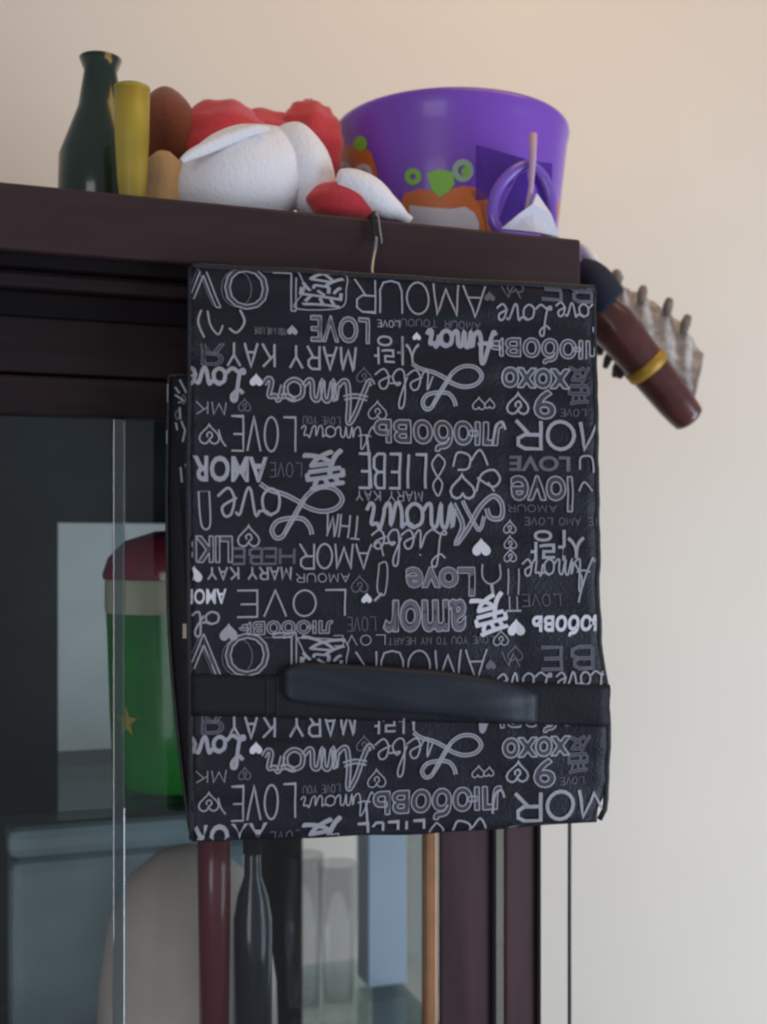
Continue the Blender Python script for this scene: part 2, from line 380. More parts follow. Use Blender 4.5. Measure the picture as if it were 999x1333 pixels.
# soft things
M_plush = mat('white_plush', (.82, .80, .82), .95, var=.04, bump=.5, bscale=300, sheen=.4)
M_red = mat('red_fleece', (.55, .035, .045), .9, var=.12, bump=.5, bscale=260, sheen=.3)
M_seam = mat('seam_piping', (.52, .50, .53), .9)
dp = .060
def tl(px, py, d): return CAB.world(CAB.u(px, d), d, CAB.z(px, py, d))
cu = thing('plush_cushion', 'plain white plush cushion lying on the cabinet against red fleece', 'cushion', top(335, dp), RC)
def cl(px, py, d, d0=dp, px0=335): return Vector((CAB.u(px, d) - CAB.u(px0, d0), d - d0, CAB.z(px, py, d) - zt))
s_ = pxr(335, dp, 1)
blob('cushion_body', cl(322, 232, dp), (92 * s_, .036, 66 * s_), M_plush, cu, rot=(0, math.radians(-22), 0), zmin=0, wr=.02, fr=4)
fp = cl(396, 222, dp - .008)
blob('flap', fp, (38 * s_, .024, 64 * s_), M_plush, cu, rot=(0, math.radians(-24), 0), zmin=0, wr=.03, seed=2)
tube('piping', crom([tuple(cl(x, y, dp - .033)) for x, y in ((236, 210), (248, 202), (270, 192), (300, 179), (330, 169), (350, 168))], 6), [.0015 + .0035 * math.sin(math.pi * (i + 1) / 32) for i in range(31)], M_plush, cu)
dq = .14
rb = thing('fleece_blanket', 'bunched red fleece blanket behind the white cushion', 'blanket', top(335, dq), RC)
s_ = pxr(335, dq, 1)
blob('fold', cl(292, 205, dq, dq), (70 * s_, .04, 70 * s_), M_red, rb, zmin=0, wr=.08, fr=5, seed=1)
blob('fold', cl(402, 198, dq, dq), (46 * s_, .033, 66 * s_), M_red, rb, zmin=0, wr=.09, fr=6, seed=3)
blob('fold', cl(345, 205, dq + .01, dq), (70 * s_, .035, 60 * s_), M_red, rb, zmin=0, wr=.08, fr=5, seed=4)
dr_ = .034
ft = thing('fleece_mitten', 'red and white fleece mitten drooping over the cabinet edge left of the hook', 'mitten', top(465, dr_), RC)
s_ = pxr(465, dr_, 1)
c2 = lambda x, y, d: cl(x, y, d, dr_, 465)
blob('cuff', c2(455, 264, dr_), (56 * s_, .020, 27 * s_), M_red, ft, zmin=0, wr=.05, fr=4)
tube('trim', crom([tuple(c2(x, y, dr_ - .012)) for x, y in ((440, 232), (458, 238), (480, 250), (500, 266), (518, 276), (534, 288))], 6),
     [.004 + .0085 * math.sin(math.pi * min(1, (i + 3) / 30)) for i in range(31)], M_plush, ft)

M_yellow = mat('olive_yellow_plastic', (.42, .31, .035), .45, var=.15, scale=14)
M_brown = mat('brown_plush', (.20, .055, .022), .95, var=.15, bump=.4, bscale=250, sheen=.3)
M_tan = mat('tan_plush', (.62, .43, .24), .9, var=.06, bump=.3, bscale=250)
M_darkg = mat('dark_green_glass', (.014, .03, .018), .2, coat=.4)
dy = .06
tum = thing('tumbler', 'olive yellow plastic tumbler at the left on top of the cabinet', 'tumbler', top(172, dy), RC)
s_ = pxr(172, dy, 1); hy = CAB.z(172, 118, dy) - zt
lathe('body', [(0, 0), (12 * s_, 0), (14 * s_, .004), (19 * s_, hy * .3), (22 * s_, hy * .62), (23 * s_, hy), (20 * s_, hy), (15 * s_, .1 * hy), (0, .1 * hy)], M_yellow, tum)
lathe('rim', [(20 * s_, hy - .001), (23 * s_, hy - .001), (23.5 * s_, hy + .002), (20 * s_, hy + .003)], M_yellow, tum)
du = .115
tb = thing('plush_toy', 'brown plush toy with rounded tan foot right of the yellow tumbler', 'toy', top(212, du), RC)
s_ = pxr(212, du, 1); c3 = lambda x, y, d: cl(x, y, d, du, 212)
blob('body', c3(216, 172, du + .020), (40 * s_, .026, 58 * s_), M_brown, tb, zmin=0, wr=.03)
tz = CAB.z(212, 199, du - .01) - zt
lathe('foot', [(0, 0), (43 * s_, 0), (42 * s_, tz * .12), (36 * s_, tz * .35), (27 * s_, tz * .65), (24 * s_, tz * .88), (10 * s_, tz), (0, tz)], M_tan, tb, c=tuple(c3(213, 250, du - .010).xy) + (0,))
dv = .14
vs = lathe('vase', [(0, 0), (.022, 0), (.034, .03), (.033, .07), (.018, .11), (.013, .14), (.017, .15), (.014, .15), (0, .13)], M_darkg)
tag(vs, 'dark green glass vase left of the yellow tumbler', 'vase'); vs.location = top(131, dv)

# ------------------------------------------------------------------ hook, cord
M_wire = mat('dull_steel_wire', (.32, .32, .33), .35, metal=.7)
M_blk = mat('black_plastic', (.012, .011, .014), .4)
hk = thing('hanging_hook', 'small black and steel hook gripping the cabinet edge above the bag', 'hook', CAB.world(CAB.u(487, -.003), -.003, ZT), RC)
def hl(px, py, d): return (CAB.u(px, d) - CAB.u(487, -.003), d + .003, CAB.z(px, py, d) - ZT)
tube('clip', crom([(0, .024, .0016), (0, .008, .0022), (0, -.001, .0024), hl(486, 282, -.0045), hl(487, 297, -.005), hl(489, 313, -.005)], 6), .0019, M_blk, hk)
tube('shank', crom([hl(490, 309, -.007), hl(489, 322, -.009), hl(486, 338, -.014), hl(484.5, 352, -.020), hl(486, 360, -.024)], 6), .0013, M_wire, hk)
tube('wire_end', crom([hl(489, 277, -.006), hl(493, 284, -.0065), hl(495, 300, -.0065), hl(497, 312, -.0065), hl(496.5, 317, -.0065)], 6), .0008, M_wire, hk)
dk = .050
uk = CAB.u(742.5, dk)
cord = tube('power_cord', [tuple(CAB.world(uk + .0006 * math.sin(z * 9), dk, z)) for z in [ZF - .0005 - i * (ZF - .03) / 40 for i in range(41)]], .0016, M_blk, label='')
tag(cord, 'thin black cord hanging down the wall right of the cabinet post', 'cord')

# ------------------------------------------------------------------ wooden rod with fringe at the right
M_rod = mat('red_brown_lacquer', (.090, .026, .022), .3, var=.35, scale=30, coat=.4)
M_gold = mat('gold_band', (.42, .24, .03), .5, metal=.3)
M_navyc = mat('navy_cloth', (.010, .014, .032), .8, bump=.3, bscale=120)
M_lace = mat('grey_lace', (.42, .39, .37), .95, var=.35, scale=120, bump=.6, bscale=200)
M_tas = mat('brown_grey_tassel', (.20, .165, .14), .95, var=.3, scale=90)
M_tas2 = mat('plum_grey_tassel', (.13, .10, .11), .95, var=.3, scale=90)
YR = 1.06
R0 = at(738, 362, YR - .03)
rod = thing('wooden_rod', 'lacquered red-brown wooden rod with gold band jutting out right of the bag', 'rod', R0, 0)
ax = [(738, 362), (770, 396), (800, 425), (830, 462), (850, 487), (880, 524), (900, 548)]
P = [at(x, y, YR - .03 + i * .004) - R0 for i, (x, y) in enumerate(ax)]
k1 = YR / F
tube('shaft', crom([tuple(p) for p in P], 5), [k1 * r for r in [v for a, b in zip((14, 24, 30, 27, 26, 24), (24, 30, 27, 26, 24, 20)) for v in [a + (b - a) * j / 5 for j in range(5)]] + [14]], M_rod, rod, seg=24)
g0 = P[3] + (P[4] - P[3]) * .35; g1 = P[3] + (P[4] - P[3]) * .85
tube('gold_band', [g0, g0 + (g1 - g0) * .1, g0 + (g1 - g0) * .9, g1], [k1 * 27, k1 * 29, k1 * 28.5, k1 * 26], M_gold, rod, seg=24)
tube('cloth_wrap', crom([tuple(at(x, y, YR - .035) - R0) for x, y in ((752, 345), (766, 360), (780, 380), (796, 396))], 4), [k1 * r for r in (12, 15, 18, 21, 23, 25, 26, 26, 26, 26, 25, 24, 22)], M_navyc, rod, seg=20)
# lace-edged shawl lying along the far side of the rod
T0 = at(810, 395, YR + .02)
sh = thing('lace_shawl', 'grey beige lace shawl with tassel fringe draped over the red-brown rod', 'shawl', T0, 0)
random.seed(3)
V = []; Fc = []; nu = 44; nv = 8
edge_t = crom([(758, 322), (772, 338), (790, 358), (815, 374), (850, 392), (885, 420), (915, 460)], 10)
edge_b = crom([(758, 352), (775, 380), (792, 402), (812, 418), (850, 452), (885, 492), (905, 520)], 10)
nE = len(edge_t)
for i in range(nE):
    for j in range(nv):
        t = j / (nv - 1); x = edge_t[i][0] * (1 - t) + edge_b[i][0] * t; y = edge_t[i][1] * (1 - t) + edge_b[i][1] * t
        V.append(at(x + random.uniform(-.6, .6), y + (random.uniform(-2, 2) if j == 0 else 0), YR + .018 + .006 * math.sin(i * .8) * (1 - t) - .012 * math.sin(t * 1.57)) - T0)
for i in range(nE - 1):
    for j in range(nv - 1):
        a = i * nv + j; Fc.append((a, a + 1, a + nv + 1, a + nv))
lc = obj('lace', V, Fc, M_lace, sh, True); sm = lc.modifiers.new('thick', 'SOLIDIFY'); sm.thickness = .002
M_whl = mat('white_lace_end', (.78, .76, .74), .9)
tube('lace_edging', [at(x, y, YR + .008) - T0 for x, y in ((756, 318), (764, 328), (772, 338), (782, 350))], [k1 * 2, k1 * 7, k1 * 8, k1 * 3], M_whl, sh, seg=10, label='bright white lace corner')
tu = [(786, 364, 786, 350), (802, 370, 803, 353), (835, 388, 838, 374), (868, 406, 872, 390), (890, 428, 896, 412)]
for x, y, x2, y2 in tu:
    tube('tassel', [at(x, y + 6, YR + .012) - T0, at((x + x2) / 2, (y + y2) / 2, YR + .010) - T0, at(x2, y2, YR + .012) - T0], [k1 * 5, k1 * (10 if x < 810 else 7), k1 * 5], M_tas, sh, seg=10)
tl_ = [(776, 438, 783, 462), (785, 444, 780, 462), (796, 456, 788, 479), (806, 468, 800, 491), (812, 480, 806, 492)]
for x, y, x2, y2 in tl_:
    tube('tassel', [at(x + 5, y - 12, YR + .0) - T0, at(x, y, YR + .004) - T0, at((x + x2) / 2, (y + y2) / 2, YR + .004) - T0, at(x2, y2, YR + .004) - T0], [k1 * 3, k1 * 4, k1 * 6, k1 * 3.5], M_tas2, sh, seg=10)
tube('fringe_band', [at(x, y, YR + .002) - T0 for x, y in ((764, 412), (785, 432), (808, 460), (820, 482))], [k1 * 5, k1 * 7, k1 * 7, k1 * 4], M_tas2, sh, seg=10)

# ------------------------------------------------------------------ the hanging bag
M_bag = mat('black_printed_fabric', (.0056, .0066, .0130), .5, var=.25, scale=14, bump=.35, bscale=420, spec=.38)
M_strap = mat('navy_black_webbing', (.0075, .0085, .012), .6, bump=.3, bscale=500, spec=.3)
M_handle = mat('padded_navy_handle', (.014, .019, .028), .5, bump=.1, bscale=300, spec=.4)
M_dark = mat('black_lining', (.004, .004, .006), .7, bump=.2, bscale=300)
M_edge = mat('dark_binding', (.012, .012, .018), .5, bump=.3, bscale=400)
M_pr = {'b': mat('bright_print', (.62, .62, .68), .6), 'm': mat('grey_print', (.33, .33, .37), .6), 'd': mat('dim_print', (.115, .115, .145), .6), 'h': mat('infill_print', (.045, .045, .062), .6)}  # darkest tone is the grey print filling the outlined words
def lerp(T, x):
    for (a, va), (b, vb) in zip(T, T[1:]):
        if x <= b: return va + (vb - va) * max(0, (x - a)) / (b - a)
    return T[-1][1]
LEFT = [(340, 248), (480, 246.5), (640, 245), (800, 246), (880, 247), (960, 248), (1100, 250)]
RIGHT = [(340, 776), (480, 776), (600, 777), (780, 779), (850, 784), (885, 789), (935, 793), (1000, 793), (1048, 793), (1062, 789), (1075, 781), (1100, 779)]
def topy(x): return 343 + (x - 248) * .058
def boty(x): return 1097 - (x - 248) * .034 - max(0, (x - 560)) * .038 + .8 * math.sin(x * .05)
def bump(px, py):                    # relief of the soft front, metres towards the viewer
    b = .0040 * math.sin((py - 340) / 756 * math.pi)
    b += .0012 * math.sin(px * .021 + py * .006) * math.sin(py * .013) + .0007 * math.sin(px * .047 - py * .031)
    b += .0011 * math.sin(py * .075 + px * .004 + 1.3 * math.sin(px * .011)) * (.5 + .5 * math.sin(px * .017 + py * .009)) + .0006 * math.sin(py * .16 - px * .02 + 2 * math.sin(px * .02))
    b += .0010 * math.exp(-((px - 655 - (py - 400) * .04) / 7) ** 2) * -1
    b += .0012 * math.exp(-((py - 955) / 18) ** 2)
    return b
BO = BAG.world(BAG.u(487), 0, BAG.z(487, 357))
U_B = BAG.u(487)
def bp(px, py, off=0.0):             # print place -> point of the bag in the bag's own space
    u, z = BAG.hit(px, py)
    return Vector((u - U_B, -(bump(px, py) + off), z - BO.z))
bag = thing('roll_up_bag', 'black hanging roll-up bag printed with upside-down words of love', 'bag', BO, BAG.a)
nu, nv = 60, 80; TH = .007
V = []; Fc = []
def contour(a, b):
    py = 343 + b * 754; x0 = lerp(LEFT, py); x1 = lerp(RIGHT, py); px = x0 + (x1 - x0) * a
    return px, topy(px) + (boty(px) - topy(px)) * b
def edgefall(a, b):                  # rounds the padded panel down to its seam
    e = min(a * 545, (1 - a) * 545, b * 740, (1 - b) * 740)
    return -.0035 * max(0, 1 - e / 9) ** 2
for side in (0, 1):
    for j in range(nv + 1):
        for i in range(nu + 1):
            a = i / nu; b = j / nv
            a = .5 - .5 * math.cos(a * math.pi) if False else a
            px, py = contour(a, b); p = bp(px, py, edgefall(a, b))
            if side: p.y = .004 - edgefall(a, b) * -.3
            V.append(p)
N = (nu + 1) * (nv + 1)
for j in range(nv):
    for i in range(nu):
        q = j * (nu + 1) + i
        Fc.append((q, q + nu + 1, q + nu + 2, q + 1)); Fc.append((N + q, N + q + 1, N + q + nu + 2, N + q + nu + 1))
for i in range(nu): Fc.append((i, i + 1, N + i + 1, N + i)); q = nv * (nu + 1) + i; Fc.append((q, N + q, N + q + 1, q + 1))
for j in range(nv): q = j * (nu + 1); Fc.append((q, N + q, N + q + nu + 1, q + nu + 1)); q += nu; Fc.append((q, q + nu + 1, N + q + nu + 1, N + q))
obj('front_panel', V, Fc, M_bag, bag, True)
# binding along the two long edges and the fold at the top
for nm, T in (('edge_binding', LEFT), ('edge_binding', RIGHT)):
    sg = 1 if T is LEFT else -1
    pts = [bp(lerp(T, y) + sg * .8, y, -.0035) for y in [topy(T[0][1]) + 3 + k * (boty(T[0][1]) - topy(T[0][1]) - 6) / 50 for k in range(51)]]
    tube(nm, pts, .0022, M_edge, bag, seg=8)
tube('top_piping', [bp(250 + 524 * k / 40, topy(250 + 524 * k / 40) + 2, -.002) for k in range(41)], .0026, M_edge, bag, seg=8)
# rear leaf, folded behind, showing at the left
def bq(px, py, d): u, z = BAG.hit(px, py, d); return Vector((u - U_B, d, z - BO.z))
ys = [488, 560, 640, 720, 800, 880, 960, 1040, 1080]; xl = [219, 218, 217, 217.5, 219, 224, 232, 241, 247]
V = []; Fc = []
rearD = .022
for dd in (0, .004):
    for y, x in zip(ys, xl):
        for k in range(9):
            xx = x + (600 - x) * k / 8
            V.append(bq(xx, y, rearD - .004 * math.sin(math.pi * min(1, k / 2)) + dd))
nn = len(ys) * 9
for j in range(len(ys) - 1):
    for k in range(8):
        q = j * 9 + k; Fc += [(q, q + 9, q + 10, q + 1), (nn + q, nn + q + 1, nn + q + 10, nn + q + 9)]
for j in range(len(ys) - 1): q = j * 9; Fc += [(q, nn + q, nn + q + 9, q + 9), (q + 8, q + 17, nn + q + 17, nn + q + 8)]
for k in range(8): Fc += [(k, k + 1, nn + k + 1, nn + k)]; q = nn - 9 + k; Fc += [(q, nn + q, nn + q + 1, q + 1)]
obj('rear_leaf', V, Fc, M_dark, bag, True)
tube('leaf_binding', crom([tuple(bq(x + 1, y, rearD)) for y, x in zip(ys, xl)], 4), .0016, M_edge, bag, seg=8)
tube('leaf_binding', [bq(x, 489, rearD) for x in (219, 230, 245, 300)], .0016, M_edge, bag, seg=8)
# printed side gusset between the two leaves
V = []; Fc = []
gy = [492, 530, 580, 640, 700, 780, 860]
gx0 = [225, 226, 229, 234, 238, 242, 244]
for y, x in zip(gy, gx0): V += [bq(x, y, .016), bq(249, y, .004), bq(249, y, .0055), bq(x, y, .0175)]
for j in range(len(gy) - 1):
    for k in range(4): q = j * 4; Fc.append((q + k, q + (k + 1) % 4, q + 4 + (k + 1) % 4, q + 4 + k))
Fc += [(0, 1, 2, 3), tuple(len(V) - 4 + k for k in (3, 2, 1, 0))]
obj('side_gusset', V, Fc, M_bag, bag)
tb_ = [bq(x, y, .006) for x, y in ((238, 812), (249, 812), (249, 831), (238, 831))] + [bq(x, y, .0085) for x, y in ((238, 812), (249, 812), (249, 831), (238, 831))]
obj('care_tab', tb_, [(0, 1, 2, 3), (7, 6, 5, 4), (0, 4, 5, 1), (1, 5, 6, 2), (2, 6, 7, 3), (3, 7, 4, 0)], mat('cream_tab', (.55, .48, .36), .8), bag, label='small cream tab on the left edge')

# strap band and padded handle
def sheet_on_bag(name, topf, botf, x0, x1, off, m, n=40, k=8, puff=0.0, arch=0.0, th=.0015, label=None):
    V = []; Fc = []
    for s in (0, 1):
        for i in range(n + 1):
            x = x0 + (x1 - x0) * i / n; a = math.sin(math.pi * i / n) ** .6 if 0 < i < n else 0
            for j in range(k + 1):
                t = j / k; y = topf(x) + (botf(x) - topf(x)) * t
                o = off + arch * a + puff * math.sin(math.pi * t) ** .6 * (.45 + .55 * a)
                if s: o = off + arch * a - .0003 - puff * .15 * math.sin(math.pi * t) * a
                p = bp(min(x, 792), y, o - (0 if 0 < j < k else th)); V.append(p)
    N = (n + 1) * (k + 1)
    for i in range(n):
        for j in range(k):
            q = i * (k + 1) + j; Fc += [(q, q + k + 1, q + k + 2, q + 1), (N + q, N + q + 1, N + q + k + 2, N + q + k + 1)]
    for i in range(n):
        q = i * (k + 1); Fc += [(q, N + q, N + q + k + 1, q + k + 1)]; q += k; Fc += [(q, q + k + 1, N + q + k + 1, N + q)]
    for j in range(k): Fc += [(j, j + 1, N + j + 1, N + j)]; q = n * (k + 1) + j; Fc += [(q, N + q, N + q + 1, q + 1)]
    return obj(name, V, Fc, m, bag, True, label=label)
st = lambda x: 876 + (x - 250) * .026
sb = lambda x: 931 + (x - 250) * .027
sheet_on_bag('strap', st, sb, 248.5, 791, .0022, M_strap, puff=.0004)
ht = lambda x: lerp([(368, 871), (378, 863), (400, 861), (450, 863), (560, 869), (640, 882), (680, 893), (697, 900)], x)
hbm = lambda x: lerp([(368, 905), (376, 912), (400, 915), (470, 921), (560, 928), (640, 938), (680, 941), (697, 940)], x)
sheet_on_bag('handle', ht, hbm, 368, 697, .0030, M_handle, puff=.0050, arch=.006, k=12, label='padded navy grab handle')
for x in (347, 360): tube('stitch_line', [bp(x, st(x) + 1 + (sb(x) - st(x) - 2) * k / 6, .0030) for k in range(7)], .00035, M_edge, bag, seg=6)

# ------------------------------------------------------------------ lettering (flat print that follows the cloth)
CAP = {
 'L': [[(0, 1), (0, 0), (.9, 0)]], 'O': [[(.5 + .5 * math.cos(t * math.pi / 8), .5 + .5 * math.sin(t * math.pi / 8)) for t in range(17)]],
 'V': [[(0, 1), (.5, 0), (1, 1)]], 'E': [[(.9, 1), (0, 1), (0, 0), (.9, 0)], [(0, .52), (.75, .52)]],
 'M': [[(0, 0), (.12, 1), (.5, .15), (.88, 1), (1, 0)]], 'A': [[(0, 0), (.5, 1), (1, 0)], [(.2, .38), (.8, .38)]],
 'R': [[(0, 0), (0, 1), (.6, 1), (.85, .87), (.85, .63), (.6, .5), (0, .5)], [(.45, .5), (.95, 0)]],
 'Y': [[(0, 1), (.5, .5), (1, 1)], [(.5, .5), (.5, 0)]], 'K': [[(0, 0), (0, 1)], [(.9, 1), (0, .45)], [(.3, .62), (.95, 0)]],
 'U': [[(0, 1), (0, .3), (.15, .06), (.5, 0), (.85, .06), (1, .3), (1, 1)]], 'I': [[(.3, 0), (.3, 1)]],
 'B': [[(0, 0), (0, 1), (.6, 1), (.8, .88), (.8, .65), (.6, .53), (0, .53)], [(.6, .53), (.9, .4), (.9, .12), (.6, 0), (0, 0)]],
 'X': [[(0, 0), (1, 1)], [(0, 1), (1, 0)]], 'T': [[(0, 1), (1, 1)], [(.5, 1), (.5, 0)]], 'H': [[(0, 0), (0, 1)], [(1, 0), (1, 1)], [(0, .5), (1, .5)]]}
SCR = {  # advance, strokes (smoothed)
 'o': (.50, [[(.28, .5), (.08, .4), (.06, .12), (.25, 0), (.43, .15), (.40, .42), (.26, .5), (.38, .42), (.55, .44)]]),
 'v': (.52, [[(.0, .42), (.10, .5), (.2, .05), (.3, .04), (.45, .48), (.55, .44)]]),
 'e': (.42, [[(0, .18), (.32, .34), (.28, .52), (.13, .48), (.06, .2), (.2, 0), (.44, .16)]]),
 'i': (.28, [[(0, .15), (.14, .5), (.13, .1), (.2, 0), (.30, .15)], [(.15, .68), (.17, .72)]]),
 'b': (.45, [[(0, .2), (.22, .75), (.22, 1), (.10, .9), (.08, .12), (.25, 0), (.40, .2), (.3, .42), (.2, .35), (.5, .38)]]),
 'l': (.35, [[(0, .15), (.26, .75), (.2, 1), (.1, .85), (.12, .1), (.22, 0), (.36, .15)]]),
 'm': (.75, [[(0, .1), (.06, .48), (.1, 0), (.2, .48), (.32, .42), (.34, 0), (.44, .46), (.57, .42), (.58, .06), (.66, 0), (.78, .15)]]),
 'r': (.42, [[(0, .15), (.1, .52), (.18, .42), (.32, .42), (.26, .08), (.34, 0), (.44, .15)]]),
 'u': (.5, [[(0, .4), (.06, .48), (.08, .08), (.2, 0), (.34, .45), (.35, .05), (.42, 0), (.52, .15)]]),
 'a': (.48, [[(.36, .45), (.16, .5), (.05, .2), (.16, 0), (.34, .2), (.37, .5), (.36, .08), (.42, 0), (.5, .15)]]),
 'L': (.62, [[(.05, .80), (.2, .68), (.42, .85), (.42, 1.02), (.3, 1.0), (.24, .6), (.16, .12), (.05, .02), (.02, .12), (.2, .1), (.42, -.02), (.62, .14)]]),
 'A': (.80, [[(.0, .08), (.1, 0), (.35, .7), (.5, 1.02), (.56, .95), (.54, .4), (.58, .04), (.68, 0), (.8, .15)], [(.12, .42), (.4, .36), (.66, .42)]]),
}
def heart(n=20):
    P = []
    for i in range(n + 1):
        t = 2 * math.pi * i / n
        P.append((.5 + .5 * math.sin(t) ** 3, (13 * math.cos(t) - 5 * math.cos(2 * t) - 2 * math.cos(3 * t) - math.cos(4 * t) + 17) / 29.5))
    return P
class Ink:
    def __init__(s): s.v = []; s.f = []
    def quad(s, P):
        n = len(s.v); s.v += P; s.f.append(tuple(range(n, n + len(P))))
INK = None; REG = None
def inside(x, y):
    if REG: return REG(x, y)
    return lerp(LEFT, y) + 1 < x < lerp(RIGHT, y) - 1.5 and topy(x) + 1.5 < y < boty(x) - 1
def emit(P, tone):
    cx = sum(p[0] for p in P) / len(P); cy = sum(p[1] for p in P) / len(P)
    if inside(cx, cy) and all(inside(px_, py_) for px_, py_ in P): INK[tone].quad(P)
def stroke(P, wd, tone='m'):
    Q = []
    for (a, b) in zip(P, P[1:]):
        L = math.hypot(b[0] - a[0], b[1] - a[1]); n = max(1, int(L / 9))
        for k in range(n): Q.append((a[0] + (b[0] - a[0]) * k / n, a[1] + (b[1] - a[1]) * k / n))
    Q.append(P[-1]); h = wd / 2; n = len(Q); L_ = []; R_ = []
    for i in range(n):
        a = Q[max(0, i - 1)]; b = Q[min(n - 1, i + 1)]; dx, dy = b[0] - a[0], b[1] - a[1]; l = math.hypot(dx, dy) or 1
        nx, ny = -dy / l * h, dx / l * h; m = 1
        if 0 < i < n - 1:
            p = Q[i]; d1 = (p[0] - a[0], p[1] - a[1]); l1 = math.hypot(*d1) or 1
            cs = abs((d1[0] * dx + d1[1] * dy) / (l1 * l)); m = 1 / max(.5, cs)
        L_.append((Q[i][0] + nx * m, Q[i][1] + ny * m)); R_.append((Q[i][0] - nx * m, Q[i][1] - ny * m))
    for i in range(n - 1): emit([L_[i], L_[i + 1], R_[i + 1], R_[i]], tone)
    return L_, R_
def place(x0, x1, y0, y1, tilt=0):
    xc, yc = (x0 + x1) / 2, (y0 + y1) / 2; ca, sa = math.cos(tilt), math.sin(tilt)
    def f(p):
        x = x1 - p[0] * (x1 - x0); y = y0 + p[1] * (y1 - y0)      # turned upside down
        dx, dy = x - xc, y - yc; x, y = xc + dx * ca - dy * sa, yc + dx * sa + dy * ca
        return (x, y + (720 - y) * 1.57e-4 * (x - xc))
    return f
def draw(strokes, f, wd, tone, smooth=False, double=0):
    for s in strokes:
        if smooth: s = crom(s, 5)
        P = [f(p) for p in s]
        if double:
            L_, R_ = [], []
            h = double; n = len(P)
            for i in range(n):
                a = P[max(0, i - 1)]; b = P[min(n - 1, i + 1)]; dx, dy = b[0] - a[0], b[1] - a[1]; l = math.hypot(dx, dy) or 1
                L_.append((P[i][0] - dy / l * h, P[i][1] + dx / l * h)); R_.append((P[i][0] + dy / l * h, P[i][1] - dx / l * h))
            stroke(P, double * 2, 'h'); stroke(L_, wd, tone); stroke(R_, wd, tone)
        else: stroke(P, wd, tone)
def caps(t, x0, x1, y0, y1, wd=2, tone='m', gap=.28, double=0, tilt=0):
    wds = {'I': .6, 'M': 1.15, ' ': .55}; tot = sum(wds.get(c, 1) for c in t) + gap * (len(t) - 1); x = 0; S_ = []
    for c in t:
        wc = wds.get(c, 1)
        for s in CAP.get(c, []): S_.append([((x + p[0] * wc) / tot, p[1]) for p in s])
        x += wc + gap
    draw(S_, place(x0, x1, y0, y1, tilt), wd, tone, double=double)
def script(t, x0, x1, y0, y1, wd=2, tone='m', double=0, tilt=0):
    x = 0; S_ = []
    for c in t:
        adv, ss = SCR[c]
        for s in ss: S_.append([(x + p[0], p[1]) for p in s])
        x += adv
    has = any(c in 'LAbl' for c in t); top_ = 1.0 if has else .52
    S_ = [[(p[0] / x, p[1] / top_) for p in s] for s in S_]
    draw(S_, place(x0, x1, y0, y1, tilt), wd, tone, True, double)
_cache = {}
def font_mesh(t, off=0.0, shear=0.0):
    k = (t, off, shear)
    if k in _cache: return _cache[k]
    cu_ = bpy.data.curves.new('t', 'FONT'); cu_.body = t; cu_.resolution_u = 3; cu_.offset = off; cu_.shear = shear
    o = bpy.data.objects.new('t', cu_); COL.objects.link(o)
    me = o.to_mesh(); vs = [(v.co.x, v.co.y) for v in me.vertices]; fs = [tuple(p.vertices) for p in me.polygons]
    cnt = {}
    for p in fs:
        for a, b in zip(p, p[1:] + p[:1]): cnt[(min(a, b), max(a, b))] = cnt.get((min(a, b), max(a, b)), 0) + 1
    # boundary by position
    keyp = lambda i: (round(vs[i][0], 4), round(vs[i][1], 4))
    cp = {}
    for (a, b), c in cnt.items():
        kk = tuple(sorted((keyp(a), keyp(b)))); cp[kk] = cp.get(kk, 0) + c
    ed = [kk for kk, c in cp.items() if c == 1 and kk[0] != kk[1]]
    o.to_mesh_clear(); bpy.data.objects.remove(o); bpy.data.curves.remove(cu_)
    xs = [v[0] for v in vs]; yy = [v[1] for v in vs]; a, b, c, d = min(xs), max(xs), min(yy), max(yy)
    nm = lambda p: ((p[0] - a) / (b - a), (p[1] - c) / (d - c))
    _cache[k] = ([nm(v) for v in vs], fs, [(nm(p), nm(q)) for p, q in ed]); return _cache[k]
def fontt(t, x0, x1, y0, y1, tone='m', wd=0, off=0.0, shear=0.0, tilt=0):
    vs, fs, ed = font_mesh(t, off, shear); f = place(x0, x1, y0, y1, tilt)
    if wd:
        for p in fs: emit([f(vs[i]) for i in p][::-1], 'h')
        for p, q in ed:
            P, Q = f(p), f(q)
            if abs(P[0] - Q[0]) + abs(P[1] - Q[1]) > .02: stroke([P, Q], wd, tone)
    else:
        for p in fs: emit([f(vs[i]) for i in p][::-1], tone)
def hrt(x, y, s, tone='m', fill=True, wd=1.6, swirl=False):
    f = place(x - s / 2, x + s / 2, y - s / 2, y + s / 2)
    H_ = heart()
    if fill:
        c = (.5, .55)
        for a, b in zip(H_, H_[1:]): emit([f(c), f(a), f(b)], tone)
    else:
        stroke([f(p) for p in H_], wd, tone)
        if swirl: stroke([f(p) for p in crom([(.5, .75), (.35, .6), (.45, .4), (.62, .5), (.58, .66)], 5)], wd, tone)
def curve(P, wd, tone='m', double=0, closed=False):
    P = crom(P, 6, closed)
    if double:
        n = len(P)
        L_ = []; R_ = []
        for i in range(n):
            a = P[max(0, i - 1)]; b = P[min(n - 1, i + 1)]; dx, dy = b[0] - a[0], b[1] - a[1]; l = math.hypot(dx, dy) or 1
            L_.append((P[i][0] - dy / l * double, P[i][1] + dx / l * double)); R_.append((P[i][0] + dy / l * double, P[i][1] - dx / l * double))
        stroke(P, double * 2, 'd'); stroke(L_, wd, tone); stroke(R_, wd, tone)
    else: stroke(P, wd, tone)
def tiny(x0, x1, y, h=8, tone='d', t='you and me love'):
    caps(''.join(c for c in t.upper() if c in CAP or c == ' '), x0, x1, y - h / 2, y + h / 2, 1.2, tone, .35)
